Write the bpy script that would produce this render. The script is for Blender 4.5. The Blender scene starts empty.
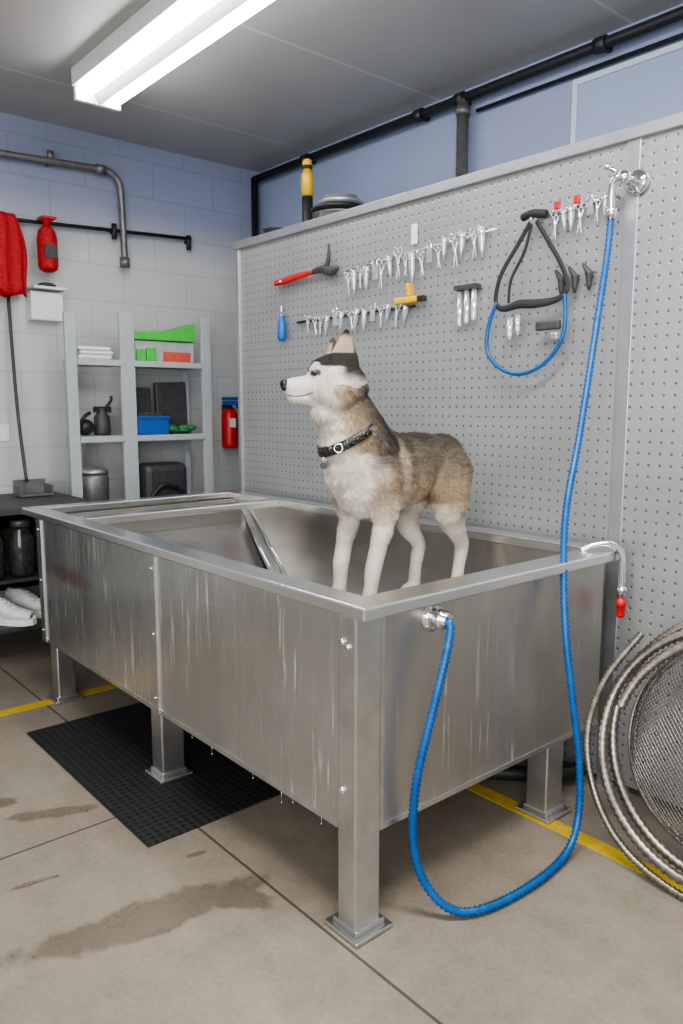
import bpy, math, random
import numpy as np
from mathutils import Vector, Matrix, noise
from mathutils.bvhtree import BVHTree
random.seed(4); np.random.seed(4)
V=Vector
COL=bpy.context.scene.collection

# ------------------------------------------------------------------ materials
def newmat(name):
    m=bpy.data.materials.new(name); m.use_nodes=True
    nt=m.node_tree; b=nt.nodes["Principled BSDF"]
    return m,nt,b
def setp(b,col=None,rough=None,metal=None,**k):
    if col is not None: b.inputs["Base Color"].default_value=(*col,1)
    if rough is not None: b.inputs["Roughness"].default_value=rough
    if metal is not None: b.inputs["Metallic"].default_value=metal
    for a,v in k.items(): b.inputs[a.replace("_"," ")].default_value=v
def N(nt,t,**k):
    n=nt.nodes.new(t)
    for a,v in k.items(): setattr(n,a,v)
    return n
def ramp(nt,fac,stops):
    r=N(nt,"ShaderNodeValToRGB"); e=r.color_ramp.elements
    while len(e)<len(stops): e.new(.5)
    for i,(p,c) in enumerate(stops):
        e[i].position=p; e[i].color=(*c,1) if len(c)==3 else c
    nt.links.new(fac,r.inputs[0]); return r.outputs[0]
def pos(nt,scale=(1,1,1)):
    g=N(nt,"ShaderNodeNewGeometry"); mp=N(nt,"ShaderNodeMapping")
    mp.inputs["Scale"].default_value=scale
    nt.links.new(g.outputs["Position"],mp.inputs[0]); return mp.outputs[0]
def noi(nt,vec,scale,detail=4,rough=.55):
    n=N(nt,"ShaderNodeTexNoise"); n.inputs["Scale"].default_value=scale
    n.inputs["Detail"].default_value=detail; n.inputs["Roughness"].default_value=rough
    nt.links.new(vec,n.inputs["Vector"]); return n.outputs[0]
def mix(nt,fac,a,b,mode="MIX"):
    m=N(nt,"ShaderNodeMix",data_type="RGBA",blend_type=mode)
    for s,v in ((0,fac),(6,a),(7,b)):
        if hasattr(v,"links"): nt.links.new(v,m.inputs[s])
        elif s==0: m.inputs[0].default_value=v
        else: m.inputs[s].default_value=(*v,1)
    return m.outputs[2]
def mth(nt,op,a,b=None,c=None):
    m=N(nt,"ShaderNodeMath",operation=op)
    for i,v in enumerate((a,b,c)):
        if v is None: continue
        if hasattr(v,"links"): nt.links.new(v,m.inputs[i])
        else: m.inputs[i].default_value=v
    return m.outputs[0]
def bump(nt,b,h,strength=.2,dist=.01):
    n=N(nt,"ShaderNodeBump"); n.inputs["Strength"].default_value=strength; n.inputs["Distance"].default_value=dist
    nt.links.new(h,n.inputs["Height"]); nt.links.new(n.outputs[0],b.inputs["Normal"])
def simple(name,col,rough=.5,metal=0,var=.12,scale=30,**k):
    m,nt,b=newmat(name); setp(b,col,rough,metal,**k)
    n=noi(nt,pos(nt),scale)
    lo=tuple(c*(1-var) for c in col); hi=tuple(min(1,c*(1+var)) for c in col)
    nt.links.new(ramp(nt,n,[(.3,lo),(.7,hi)]),b.inputs["Base Color"])
    return m

def steel_panel(name,streakscale,base=(.60,.60,.595),lo=(.51,.505,.495),rough=(.25,.36),drip=.5,metal=.95,blotch=.5,dark=.1,red_reflection=False):
    m,nt,b=newmat(name); setp(b,metal=metal)
    n1=noi(nt,pos(nt,streakscale),1.0,4,.5)
    n2=noi(nt,pos(nt),2.0,3)
    n3=noi(nt,pos(nt,(85,85,2.6)),1.0,4,.75)
    n4=noi(nt,pos(nt,(160,160,60)),1.0,2,.6)
    c1=ramp(nt,n1,[(.3,lo),(.52,base),(.75,tuple(min(1,x*1.08) for x in base))])
    c=mix(nt,blotch,c1,ramp(nt,n2,[(.35,tuple(x*.80 for x in base)),(.65,tuple(min(1,x*1.15) for x in base))]))
    d=ramp(nt,n3,[(.58,(0,0,0)),(.65,(1,1,1))])
    zone=ramp(nt,noi(nt,pos(nt,(3,3,1.5)),1.0,2),[(.42,(0,0,0)),(.56,(1,1,1))])
    d=mth(nt,"MULTIPLY",d,zone)
    c=mix(nt,mth(nt,"MULTIPLY",d,drip),c,(.95,.94,.92))
    sp=mth(nt,"MULTIPLY",ramp(nt,n4,[(.68,(0,0,0)),(.74,(1,1,1))]),zone)
    c=mix(nt,mth(nt,"MULTIPLY",sp,drip*.7),c,(.92,.92,.9))
    n5=noi(nt,pos(nt,(22,22,.8)),1.0,3,.6)
    dk=ramp(nt,n5,[(.58,(0,0,0)),(.72,(1,1,1))])
    c=mix(nt,mth(nt,"MULTIPLY",dk,dark),c,tuple(x*.5 for x in base))
    if red_reflection:  # soft reddish reflection painted into the steel colour
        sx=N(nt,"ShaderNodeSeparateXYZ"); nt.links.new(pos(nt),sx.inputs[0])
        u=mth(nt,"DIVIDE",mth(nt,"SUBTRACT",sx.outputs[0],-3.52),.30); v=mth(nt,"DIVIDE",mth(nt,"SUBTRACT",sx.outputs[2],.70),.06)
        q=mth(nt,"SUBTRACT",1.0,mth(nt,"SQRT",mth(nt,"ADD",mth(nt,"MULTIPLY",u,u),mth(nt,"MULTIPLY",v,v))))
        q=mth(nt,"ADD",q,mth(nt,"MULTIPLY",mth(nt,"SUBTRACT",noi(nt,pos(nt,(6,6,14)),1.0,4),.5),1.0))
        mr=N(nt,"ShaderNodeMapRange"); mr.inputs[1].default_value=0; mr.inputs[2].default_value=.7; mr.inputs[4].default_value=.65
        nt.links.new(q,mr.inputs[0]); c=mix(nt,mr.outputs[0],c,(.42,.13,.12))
    nt.links.new(c,b.inputs["Base Color"])
    r=mth(nt,"ADD",ramp(nt,n1,[(.3,(rough[1],)*3),(.7,(rough[0],)*3)]),mth(nt,"MULTIPLY",d,.25))
    nt.links.new(r,b.inputs["Roughness"])
    return m
M={}
M["steel_front"]=steel_panel("steel_front",(7,7,1.0),drip=.85,red_reflection=True)
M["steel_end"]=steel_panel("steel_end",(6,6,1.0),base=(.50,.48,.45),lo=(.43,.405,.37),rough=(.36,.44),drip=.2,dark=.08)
M["steel_rim"]=simple("steel_rim",(.72,.72,.72),.25,.95,.05,4)
M["steel_in"]=simple("steel_in",(.53,.515,.49),.25,.95,.08,3)
M["steel_leg"]=simple("steel_leg",(.57,.57,.56),.30,.94,.12,10)
M["chrome"]=simple("chrome",(.8,.8,.81),.12,1,.05)
M["hose_steel"]=simple("hose_steel",(.27,.25,.22),.38,.95,.3,40)
M["alu"]=simple("alu",(.42,.43,.45),.36,.75,.08,12)
M["white_plastic"]=simple("white_plastic",(.68,.69,.69),.4,0,.04)
M["reflector"]=simple("reflector",(.16,.16,.16),.6)
M["black"]=simple("black",(.018,.018,.02),.45,0,.3)
M["blackstrap"]=simple("blackstrap",(.018,.019,.022),.75,0,.3,200)
M["red"]=simple("red",(.5,.015,.015),.4,0,.2)
M["redcloth"]=simple("redcloth",(.36,.01,.015),.8,0,.4,60)
M["yellow"]=simple("yellow",(.65,.40,.015),.4)
M["blue_tool"]=simple("blue_tool",(.01,.13,.45),.4)
M["bluehose"]=simple("bluehose",(.003,.08,.27),.38,0,.2,30)
M["bluebin"]=simple("bluebin",(.02,.09,.38),.4)
M["green"]=simple("green",(.07,.5,.07),.5)
M["greendark"]=simple("greendark",(.03,.17,.05),.6,0,.4,80)
M["darkpipe"]=simple("darkpipe",(.03,.032,.038),.45,.4,.2)
M["graypipe"]=simple("graypipe",(.18,.18,.18),.45,.5,.2)
M["shelfpaint"]=simple("shelfpaint",(.38,.41,.43),.5,0,.05,8)
M["darkgray"]=simple("darkgray",(.055,.055,.06),.55,.2,.25)
M["clearish"]=simple("clearish",(.62,.65,.67),.14,.55,.15,60)
M["clearbox"]=simple("clearbox",(.45,.47,.48),.25,.1,.1,20)
M["paleblue"]=simple("paleblue",(.30,.37,.53),.55,0,.02,3)
M["whiteblue"]=simple("whiteblue",(.5,.57,.66),.5,0,.03)
M["glassdark"]=simple("glassdark",(.04,.04,.04),.1,0,.4)
M["shoe"]=simple("shoe",(.7,.7,.7),.6)
M["sole"]=simple("sole",(.85,.85,.83),.5)
M["orange"]=simple("orange",(.6,.10,.06),.5)
M["cardboard"]=simple("cardboard",(.10,.075,.05),.8)

m,nt,b=newmat("concrete"); M["concrete"]=m
p=pos(nt)
n1=noi(nt,p,1.6,7,.62); n2=noi(nt,p,9,6,.68); n3=noi(nt,p,60,3)
c=ramp(nt,n1,[(.3,(.168,.142,.108)),(.5,(.218,.188,.147)),(.7,(.272,.238,.192))])
c=mix(nt,.3,c,ramp(nt,n2,[(.3,(.135,.113,.085)),(.7,(.31,.272,.222))]))
c=mix(nt,.12,c,ramp(nt,n3,[(.3,(.08,.068,.05)),(.7,(.40,.355,.30))]))
sx=N(nt,"ShaderNodeSeparateXYZ"); nt.links.new(p,sx.inputs[0]); X,Y=sx.outputs[0],sx.outputs[1]
wet=None
for (wx,wy,ax,ay,ang,wk) in [(-1.96,.92,.38,.085,80,1),(-1.88,1.16,.13,.06,40,1),(-2.72,.95,.22,.045,65,.85),(-2.95,.75,.16,.05,70,.8),(-2.35,.72,.11,.018,80,.7),(-2.15,1.2,.06,.022,80,.7)]:
    ca,sa=math.cos(math.radians(ang)),math.sin(math.radians(ang))
    dx=mth(nt,"SUBTRACT",X,wx); dy=mth(nt,"SUBTRACT",Y,wy)
    u=mth(nt,"DIVIDE",mth(nt,"ADD",mth(nt,"MULTIPLY",dx,ca),mth(nt,"MULTIPLY",dy,sa)),ax)
    v=mth(nt,"DIVIDE",mth(nt,"SUBTRACT",mth(nt,"MULTIPLY",dy,ca),mth(nt,"MULTIPLY",dx,sa)),ay)
    d=mth(nt,"SUBTRACT",wk,mth(nt,"SQRT",mth(nt,"ADD",mth(nt,"MULTIPLY",u,u),mth(nt,"MULTIPLY",v,v))))
    wet=d if wet is None else mth(nt,"MAXIMUM",wet,d)
wn=mth(nt,"ADD",wet,mth(nt,"MULTIPLY",mth(nt,"SUBTRACT",noi(nt,p,7,6,.62),.5),1.8))
wm=N(nt,"ShaderNodeMapRange"); wm.inputs[1].default_value=-.04; wm.inputs[2].default_value=.2
nt.links.new(wn,wm.inputs[0]); wm=wm.outputs[0]
c=mix(nt,mth(nt,"MULTIPLY",wm,.58),c,(.078,.060,.042))
fm=ramp(nt,noi(nt,p,2.4,6,.65),[(.54,(0,0,0)),(.68,(1,1,1))])
c=mix(nt,mth(nt,"MULTIPLY",fm,.2),c,(.115,.093,.068))
def line(coord,val,w):
    return mth(nt,"LESS_THAN",mth(nt,"ABSOLUTE",mth(nt,"SUBTRACT",coord,val)),w)
j=None
for cc,vals in ((X,(-5.05,-2.55,-.05,2.45)),(Y,(-1.2,1.285,3.77))):
    for vv in vals:
        l=line(cc,vv,.005); j=l if j is None else mth(nt,"MAXIMUM",j,l)
c=mix(nt,mth(nt,"MULTIPLY",j,.75),c,(.03,.025,.02))
nt.links.new(c,b.inputs["Base Color"])
rr=mth(nt,"SUBTRACT",ramp(nt,n2,[(.3,(.34,)*3),(.7,(.54,)*3)]),mth(nt,"MULTIPLY",wm,.16))
nt.links.new(rr,b.inputs["Roughness"]); bump(nt,b,n2,.10,.004)

m,nt,b=newmat("block_wall"); M["block"]=m
g=N(nt,"ShaderNodeNewGeometry"); s=N(nt,"ShaderNodeSeparateXYZ"); nt.links.new(g.outputs[0],s.inputs[0])
cb=N(nt,"ShaderNodeCombineXYZ"); nt.links.new(s.outputs[1],cb.inputs[0]); nt.links.new(s.outputs[2],cb.inputs[1])
br=N(nt,"ShaderNodeTexBrick"); nt.links.new(cb.outputs[0],br.inputs["Vector"])
br.inputs["Scale"].default_value=1; br.inputs["Brick Width"].default_value=.49; br.inputs["Row Height"].default_value=.245
br.inputs["Mortar Size"].default_value=.005; br.inputs["Mortar Smooth"].default_value=.6
br.inputs["Color1"].default_value=(1,1,1,1); br.inputs["Color2"].default_value=(.97,.97,.97,1); br.inputs["Mortar"].default_value=(.8,.8,.8,1)
mr=N(nt,"ShaderNodeMapRange"); mr.inputs[1].default_value=2.5; mr.inputs[2].default_value=2.85
nt.links.new(s.outputs[2],mr.inputs[0])
c=mix(nt,mr.outputs[0],(.52,.53,.525),(.25,.285,.40))
c=mix(nt,1.0,c,br.outputs[0],"MULTIPLY")
c=mix(nt,1.0,c,ramp(nt,noi(nt,pos(nt),2.5,5),[(.3,(.92,)*3),(.7,(1,1,1))]),"MULTIPLY")
nt.links.new(c,b.inputs["Base Color"]); setp(b,rough=.6); bump(nt,b,br.outputs[0],.2,.005)
M["bluewall"]=simple("bluewall",(.26,.31,.455),.6,0,.03,2)
m,nt,b=newmat("ceiling_panels"); M["ceil"]=m
p=pos(nt); s=N(nt,"ShaderNodeSeparateXYZ"); nt.links.new(p,s.inputs[0])
fx=mth(nt,"ABSOLUTE",mth(nt,"SUBTRACT",mth(nt,"FRACT",mth(nt,"DIVIDE",mth(nt,"ADD",s.outputs[0],3.92+6.1),1.22)),.5))
l=mth(nt,"LESS_THAN",fx,.007)
c=mix(nt,mth(nt,"MULTIPLY",l,.6),ramp(nt,noi(nt,p,1.5,4),[(.3,(.36,.355,.35)),(.7,(.41,.405,.40))]),(.6,.6,.6))
nt.links.new(c,b.inputs["Base Color"]); setp(b,rough=.4)
m,nt,b=newmat("pegboard_steel"); M["peg"]=m
p=pos(nt,(1/.042,1/.042,1/.042)); fr=N(nt,"ShaderNodeVectorMath",operation="FRACTION"); nt.links.new(p,fr.inputs[0])
s=N(nt,"ShaderNodeSeparateXYZ"); nt.links.new(fr.outputs[0],s.inputs[0])
u=mth(nt,"SUBTRACT",s.outputs[0],.5); v=mth(nt,"SUBTRACT",s.outputs[2],.5)
d=mth(nt,"SQRT",mth(nt,"ADD",mth(nt,"MULTIPLY",u,u),mth(nt,"MULTIPLY",v,v)))
h=mth(nt,"LESS_THAN",d,.12)
base=ramp(nt,noi(nt,pos(nt),1.5,4),[(.3,(.31,.32,.33)),(.7,(.37,.38,.39))])
nt.links.new(mix(nt,h,base,(.09,.093,.10)),b.inputs["Base Color"])
nt.links.new(mth(nt,"MULTIPLY",mth(nt,"SUBTRACT",1.0,h),.45),b.inputs["Metallic"]); setp(b,rough=.38)
hb=N(nt,"ShaderNodeMapRange"); hb.inputs[1].default_value=.11; hb.inputs[2].default_value=.2; nt.links.new(d,hb.inputs[0])
bump(nt,b,hb.outputs[0],.35,.003)
m,nt,b=newmat("rubber_mat"); M["rubber"]=m
p=pos(nt,(1/.03,1/.03,1)); fr=N(nt,"ShaderNodeVectorMath",operation="FRACTION"); nt.links.new(p,fr.inputs[0])
s=N(nt,"ShaderNodeSeparateXYZ"); nt.links.new(fr.outputs[0],s.inputs[0])
u=mth(nt,"SUBTRACT",s.outputs[0],.5); v=mth(nt,"SUBTRACT",s.outputs[1],.5)
d=mth(nt,"SQRT",mth(nt,"ADD",mth(nt,"MULTIPLY",u,u),mth(nt,"MULTIPLY",v,v)))
nt.links.new(ramp(nt,d,[(.25,(.005,.005,.006)),(.38,(.022,.022,.024))]),b.inputs["Base Color"]); setp(b,rough=.6)
bump(nt,b,d,.5,.006)
m,nt,b=newmat("yellow_paint"); M["ypaint"]=m
nt.links.new(ramp(nt,noi(nt,pos(nt),25,5,.7),[(.3,(.25,.18,.06)),(.42,(.5,.33,.02)),(.7,(.58,.41,.03))]),b.inputs["Base Color"]); setp(b,rough=.6)
m,nt,b=newmat("fluorescent"); M["tube"]=m
setp(b,(.9,.9,.9),.4); b.inputs["Emission Color"].default_value=(1,.985,.96,1); b.inputs["Emission Strength"].default_value=26
m,nt,b=newmat("fur"); M["fur"]=m
a=N(nt,"ShaderNodeAttribute",attribute_name="Col"); nt.links.new(a.outputs[0],b.inputs["Base Color"]); setp(b,rough=.8)
b.inputs["Specular IOR Level"].default_value=.12
M["wire"]=simple("wire",(.27,.26,.24),.38,.9)
m,nt,b=newmat("collar_leather"); M["collar"]=m
vo=N(nt,"ShaderNodeTexVoronoi"); vo.inputs["Scale"].default_value=110; nt.links.new(pos(nt),vo.inputs["Vector"])
nt.links.new(ramp(nt,vo.outputs[0],[(.2,(.22,.2,.17)),(.34,(.010,.010,.010))]),b.inputs["Base Color"]); setp(b,rough=.45)
M["eye"]=simple("eye",(.010,.011,.014),.06); M["nose"]=simple("nose",(.010,.010,.012),.35)
M["iris"]=simple("iris",(.08,.11,.15),.1)

# ------------------------------------------------------------------ mesh builder
class B:
    def __init__(s): s.v=[]; s.f=[]; s.m=[]; s.sm=[]; s.mats=[]
    def mi(s,m):
        if m not in s.mats: s.mats.append(m)
        return s.mats.index(m)
    def add(s,vs,fs,m,smooth=False):
        o=len(s.v); s.v+= [tuple(x) for x in vs]; k=s.mi(m)
        for i,f in enumerate(fs):
            s.f.append([o+q for q in f]); s.m.append(k); s.sm.append(smooth if not isinstance(smooth,list) else smooth[i])
        return s
    def box(s,a,b,m,rot=None):
        (x0,y0,z0),(x1,y1,z1)=a,b
        vs=[V((x,y,z)) for z in (z0,z1) for (x,y) in ((x0,y0),(x1,y0),(x1,y1),(x0,y1))]
        if rot is not None:
            c=(V(a)+V(b))/2; vs=[c+rot@(p-c) for p in vs]
        return s.add(vs,[(3,2,1,0),(4,5,6,7),(0,1,5,4),(1,2,6,5),(2,3,7,6),(3,0,4,7)],m)
    def prism(s,poly,z0,z1,m):
        k=len(poly); vs=[(x,y,z) for z in (z0,z1) for x,y in poly]
        return s.add(vs,[tuple(range(k-1,-1,-1)),tuple(range(k,2*k))]+[(i,(i+1)%k,k+(i+1)%k,k+i) for i in range(k)],m)
    def cyl(s,p0,p1,r0,m,r1=None,n=16):
        p0,p1=V(p0),V(p1); r1=r0 if r1 is None else r1
        t=(p1-p0).normalized(); u=t.orthogonal().normalized(); w=t.cross(u)
        vs=[]
        for p,r in ((p0,r0),(p1,r1)):
            for i in range(n):
                a=2*math.pi*i/n; vs.append(p+(u*math.cos(a)+w*math.sin(a))*r)
        fs=[(i,(i+1)%n,n+(i+1)%n,n+i) for i in range(n)]+[tuple(range(n-1,-1,-1)),tuple(range(n,2*n))]
        return s.add(vs,fs,m,[True]*n+[False]*2)
    def sph(s,c,r,m,n=12,rot=None):
        c=V(c); r=V(r) if hasattr(r,"__len__") else V((r,r,r)); vs=[];fs=[]
        h=n//2
        for i in range(h+1):
            th=math.pi*i/h
            for j in range(n):
                ph=2*math.pi*j/n
                p=V((r.x*math.sin(th)*math.cos(ph),r.y*math.sin(th)*math.sin(ph),r.z*math.cos(th)))
                if rot is not None: p=rot@p
                vs.append(c+p)
        for i in range(h):
            for j in range(n):
                a,b_=i*n+j,i*n+(j+1)%n
                fs.append((a,a+n,b_+n,b_))
        return s.add(vs,fs,m,True)
    def sweep(s,pts,r,m,n=10,res=8,smooth=True,closed=False,flat=None,ridge=None,cap=True):
        P=[V(p) for p in pts]; R=r if isinstance(r,(list,tuple)) else [r]*len(P)
        out=[];rad=[]
        K=len(P); segs=K if closed else K-1
        for i in range(segs):
            if closed: p0,p1,p2,p3=P[i-1],P[i],P[(i+1)%K],P[(i+2)%K]; ra,rb=R[i],R[(i+1)%K]
            else: p0,p1,p2,p3=P[max(i-1,0)],P[i],P[i+1],P[min(i+2,K-1)]; ra,rb=R[i],R[i+1]
            k=res if res>0 else 1
            if ridge: k=max(2,2*int((p2-p1).length/ridge[0]))
            for q in range(k):
                t=q/k
                if res==0: out.append(p1.lerp(p2,t))
                else: out.append(.5*((2*p1)+(p2-p0)*t+(2*p0-5*p1+4*p2-p3)*t*t+(3*p1-p0-3*p2+p3)*t**3))
                rad.append(ra+(rb-ra)*t)
        if not closed: out.append(P[-1]); rad.append(R[-1])
        L=len(out); vs=[];fs=[]
        u=None
        for i,p in enumerate(out):
            if closed: t=(out[(i+1)%L]-out[i-1]).normalized()
            else: t=(out[min(i+1,L-1)]-out[max(i-1,0)]).normalized()
            if u is None: u=(V((0,0,1)) if abs(t.z)<.9 else V((1,0,0)))
            u=(u-t*u.dot(t)).normalized(); w=t.cross(u)
            rr=rad[i]
            if ridge and i%2: rr-=ridge[1]
            fa,fb=(flat or (1,1))
            for j in range(n):
                a=2*math.pi*j/n; vs.append(p+u*math.cos(a)*rr*fa+w*math.sin(a)*rr*fb)
        for i in range(L if closed else L-1):
            for j in range(n):
                a,b_=i*n+j,i*n+(j+1)%n; c_,d_=((i+1)%L)*n+j,((i+1)%L)*n+(j+1)%n
                fs.append((a,b_,d_,c_))
        sm=[smooth]*len(fs)
        if not closed and cap: fs+=[tuple(range(n-1,-1,-1)),tuple((L-1)*n+q for q in range(n))]; sm+=[False,False]
        return s.add(vs,fs,m,sm)
    def torus(s,c,axis,R,r,m,n=28,k=10,ridge=None):
        c=V(c); ax=V(axis).normalized(); u=ax.orthogonal().normalized(); w=ax.cross(u)
        pts=[c+(u*math.cos(2*math.pi*i/n)+w*math.sin(2*math.pi*i/n))*R for i in range(n)]
        return s.sweep(pts,r,m,n=k,res=2,closed=True,ridge=ridge)
    def lathe(s,c,prof,m,n=20,axis=(0,0,1),caps=True):
        c=V(c); ax=V(axis).normalized(); u=ax.orthogonal().normalized(); w=ax.cross(u); vs=[];fs=[]
        for (r,h) in prof:
            for i in range(n):
                a=2*math.pi*i/n; vs.append(c+ax*h+(u*math.cos(a)+w*math.sin(a))*r)
        for i in range(len(prof)-1):
            for j in range(n):
                a,b_=i*n+j,i*n+(j+1)%n; fs.append((a,b_,b_+n,a+n))
        sm=[True]*len(fs)
        if caps: fs+=[tuple(range(n-1,-1,-1)),tuple((len(prof)-1)*n+q for q in range(n))]; sm+=[False]*2
        return s.add(vs,fs,m,sm)
    def grid(s,xs,ys,filled,z0,z1,m):
        idx={};vs=[];fs=[]
        def vid(i,j,k):
            if (i,j,k) not in idx: idx[(i,j,k)]=len(vs); vs.append((xs[i],ys[j],(z0,z1)[k]))
            return idx[(i,j,k)]
        F=lambda i,j: 0<=i<len(xs)-1 and 0<=j<len(ys)-1 and filled(i,j)
        for i in range(len(xs)-1):
            for j in range(len(ys)-1):
                if not F(i,j): continue
                fs.append((vid(i,j,1),vid(i+1,j,1),vid(i+1,j+1,1),vid(i,j+1,1)))
                fs.append((vid(i,j,0),vid(i,j+1,0),vid(i+1,j+1,0),vid(i+1,j,0)))
                if not F(i,j-1): fs.append((vid(i,j,0),vid(i+1,j,0),vid(i+1,j,1),vid(i,j,1)))
                if not F(i,j+1): fs.append((vid(i+1,j+1,0),vid(i,j+1,0),vid(i,j+1,1),vid(i+1,j+1,1)))
                if not F(i-1,j): fs.append((vid(i,j+1,0),vid(i,j,0),vid(i,j,1),vid(i,j+1,1)))
                if not F(i+1,j): fs.append((vid(i+1,j,0),vid(i+1,j+1,0),vid(i+1,j+1,1),vid(i+1,j,1)))
        return s.add(vs,fs,m)
    def make(s,name,parent=None,origin=None,bevel=0,label=None,cat=None,group=None,kind=None):
        if origin is None:
            if parent is not None: origin=worldloc(parent)
            else:
                A=np.array(s.v); origin=V(((A[:,0].min()+A[:,0].max())/2,(A[:,1].min()+A[:,1].max())/2,A[:,2].min()))
        origin=V(origin)
        me=bpy.data.meshes.new(name); me.from_pydata([tuple(V(p)-origin) for p in s.v],[],s.f)
        for m in s.mats: me.materials.append(M[m])
        me.polygons.foreach_set("material_index",s.m); me.polygons.foreach_set("use_smooth",s.sm); me.update()
        o=bpy.data.objects.new(name,me); COL.objects.link(o)
        if parent is not None: o.parent=parent; o.location=origin-worldloc(parent)
        else: o.location=origin
        if bevel:
            bm=o.modifiers.new("bevel","BEVEL"); bm.width=bevel; bm.segments=2; bm.limit_method="ANGLE"; bm.angle_limit=math.radians(40)
        meta(o,label,cat,group,kind); return o
def worldloc(o):
    l=V(o.location)
    while o.parent: o=o.parent; l+=V(o.location)
    return l
def meta(o,label=None,cat=None,group=None,kind=None):
    if label: o["label"]=label
    if cat: o["category"]=cat
    if group: o["group"]=group
    if kind: o["kind"]=kind
def thing(name,loc,label,cat,group=None):
    o=bpy.data.objects.new(name,None); o.empty_display_size=.1; o.location=loc; COL.objects.link(o); meta(o,label,cat,group); return o
def copy_thing(o,loc,rotz=None,label=None,rot=None):
    c=o.copy(); COL.objects.link(c); c.location=loc
    if rotz is not None: c.rotation_euler=(0,0,rotz)
    if rot is not None: c.rotation_euler=rot
    if label: c["label"]=label
    for ch in o.children:
        k=ch.copy(); COL.objects.link(k); k.parent=c
    return c

# ------------------------------------------------------------------ room
H=3.29
B().box((-5.3,-2.5,-.1),(2.5,3.7,0),"concrete").make("floor",kind="structure")
B().box((-5.3,-2.5,H),(2.5,3.7,H+.1),"ceil").make("ceiling",kind="structure")
B().box((-5.3,-2.5,0),(-5.2,3.7,H),"block").make("wall_left",kind="structure")
B().box((-5.2,3.6,0),(2.5,3.7,H),"bluewall").make("wall_back",kind="structure")
B().box((-3.86,-1.5,0),(-3.79,2.235,.002),"ypaint").make("trim_1",kind="structure")
B().box((-3.86,2.235,0),(1.5,2.30,.002),"ypaint").make("trim_2",kind="structure")

L=thing("fluorescent_light",(-3.3,1.91,H),"long white ceiling batten with two lit fluorescent tubes","ceiling light")
b=B().box((-4.30,1.77,3.20),(-2.2,2.05,3.289),"white_plastic")
b.add([(-4.28,1.875,3.20),(-4.28,1.945,3.20),(-4.28,1.91,3.125),(-2.2,1.875,3.20),(-2.2,1.945,3.20),(-2.2,1.91,3.125)],[(0,1,2),(3,5,4),(0,2,5,3),(2,1,4,5)],"reflector")
b.make("housing",L)
for yy in (1.825,1.995):
    B().cyl((-4.27,yy,3.165),(-2.23,yy,3.165),.028,"tube",n=16).make("tube",L)
B().box((-4.31,1.78,3.13),(-4.28,2.04,3.20),"white_plastic").make("end_cap",L,bevel=.004)
B().box((-2.22,1.78,3.13),(-2.19,2.04,3.20),"white_plastic").make("end_cap",L,bevel=.004)

# ------------------------------------------------------------------ tub
T=thing("dog_wash_tub",(-2.75,1.96,0),"large stained stainless steel dog washing tub on square legs","dog tub")
zt=.975; ZF=.725; Y0,Y1=1.405,2.515; XR=-1.545
xs=[-4.08,-3.99,-3.56,-3.48,XR,-1.44]; ys=[1.31,Y0,Y1,2.61]
B().grid(xs,ys,lambda i,j: not(j==1 and i in (1,3)),zt-.038,zt,"steel_rim").make("rim",T,bevel=.006)
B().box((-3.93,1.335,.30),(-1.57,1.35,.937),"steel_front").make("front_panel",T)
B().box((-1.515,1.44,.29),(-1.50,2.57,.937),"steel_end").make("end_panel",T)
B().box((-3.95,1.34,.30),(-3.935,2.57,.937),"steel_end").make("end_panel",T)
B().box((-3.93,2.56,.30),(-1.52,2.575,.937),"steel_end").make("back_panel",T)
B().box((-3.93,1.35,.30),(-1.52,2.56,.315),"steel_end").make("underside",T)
def basin(x0,x1,y0,y1,zf,ztop,m,nm):
    b=B(); t=.008
    b.box((x0-t,y0-t,zf-t),(x1+t,y1+t,zf),m)
    b.box((x0-t,y0-t,zf),(x0,y1+t,ztop),m); b.box((x1,y0-t,zf),(x1+t,y1+t,ztop),m)
    b.box((x0,y0-t,zf),(x1,y0,ztop),m); b.box((x0,y1,zf),(x1,y1+t,ztop),m)
    return b.make(nm,T)
basin(-3.99,-3.56,Y0,Y1,.86,.937,"steel_in","side_basin")
basin(-3.48,XR,Y0,Y1,ZF,.937,"steel_in","main_basin")
dA,dB=V((-3.455,2.28,0)),V((-1.995,1.445,0)); dd=(dB-dA).normalized(); dn=V((-dd.y,dd.x,0))
def quad(b,A_,B_,hw,z0,z1,m):
    q=[A_-dn*hw,B_-dn*hw,B_+dn*hw,A_+dn*hw]; return b.prism([(p.x,p.y) for p in q],z0,z1,m)
b=B(); quad(b,dA,dB,.004,ZF+.001,.935,"steel_in"); quad(b,dA,dB,.020,.930,.936,"steel_in"); b.make("divider",T)
for sg in (-1,1):
    B().cyl(dA+dn*.022*sg+V((0,0,.945)),dB+dn*.022*sg+V((0,0,.945)),.008,"chrome",n=12).make("divider_rail",T)
B().prism([(-3.474,1.41),(dB.x-.05,1.41),(dB.x-.02,dB.y+.0),(dA.x,dA.y-.01),(-3.474,2.27)],.868,.876,"steel_in").make("tray",T)
def leg(x0,x1,y0,y1,ztop,zbase=0.0):
    o=B().box((x0,y0,zbase+.012),(x1,y1,ztop),"steel_leg").make("leg",T,bevel=.006)
    f=B(); cx,cy=(x0+x1)/2,(y0+y1)/2
    f.box((cx-.072,cy-.072,zbase+.002),(cx+.072,cy+.072,zbase+.014),"steel_leg")
    f.box((cx-.052,cy-.055,zbase+.014),(cx+.052,cy+.055,zbase+.03),"steel_leg")
    f.make("foot_plate",o,bevel=.003)
    return o
lg=leg(-1.567,-1.489,1.325,1.42,.937)
B().box((-1.50,1.42,.29),(-1.496,1.44,.937),"steel_leg").make("corner_flange",T)
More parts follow.
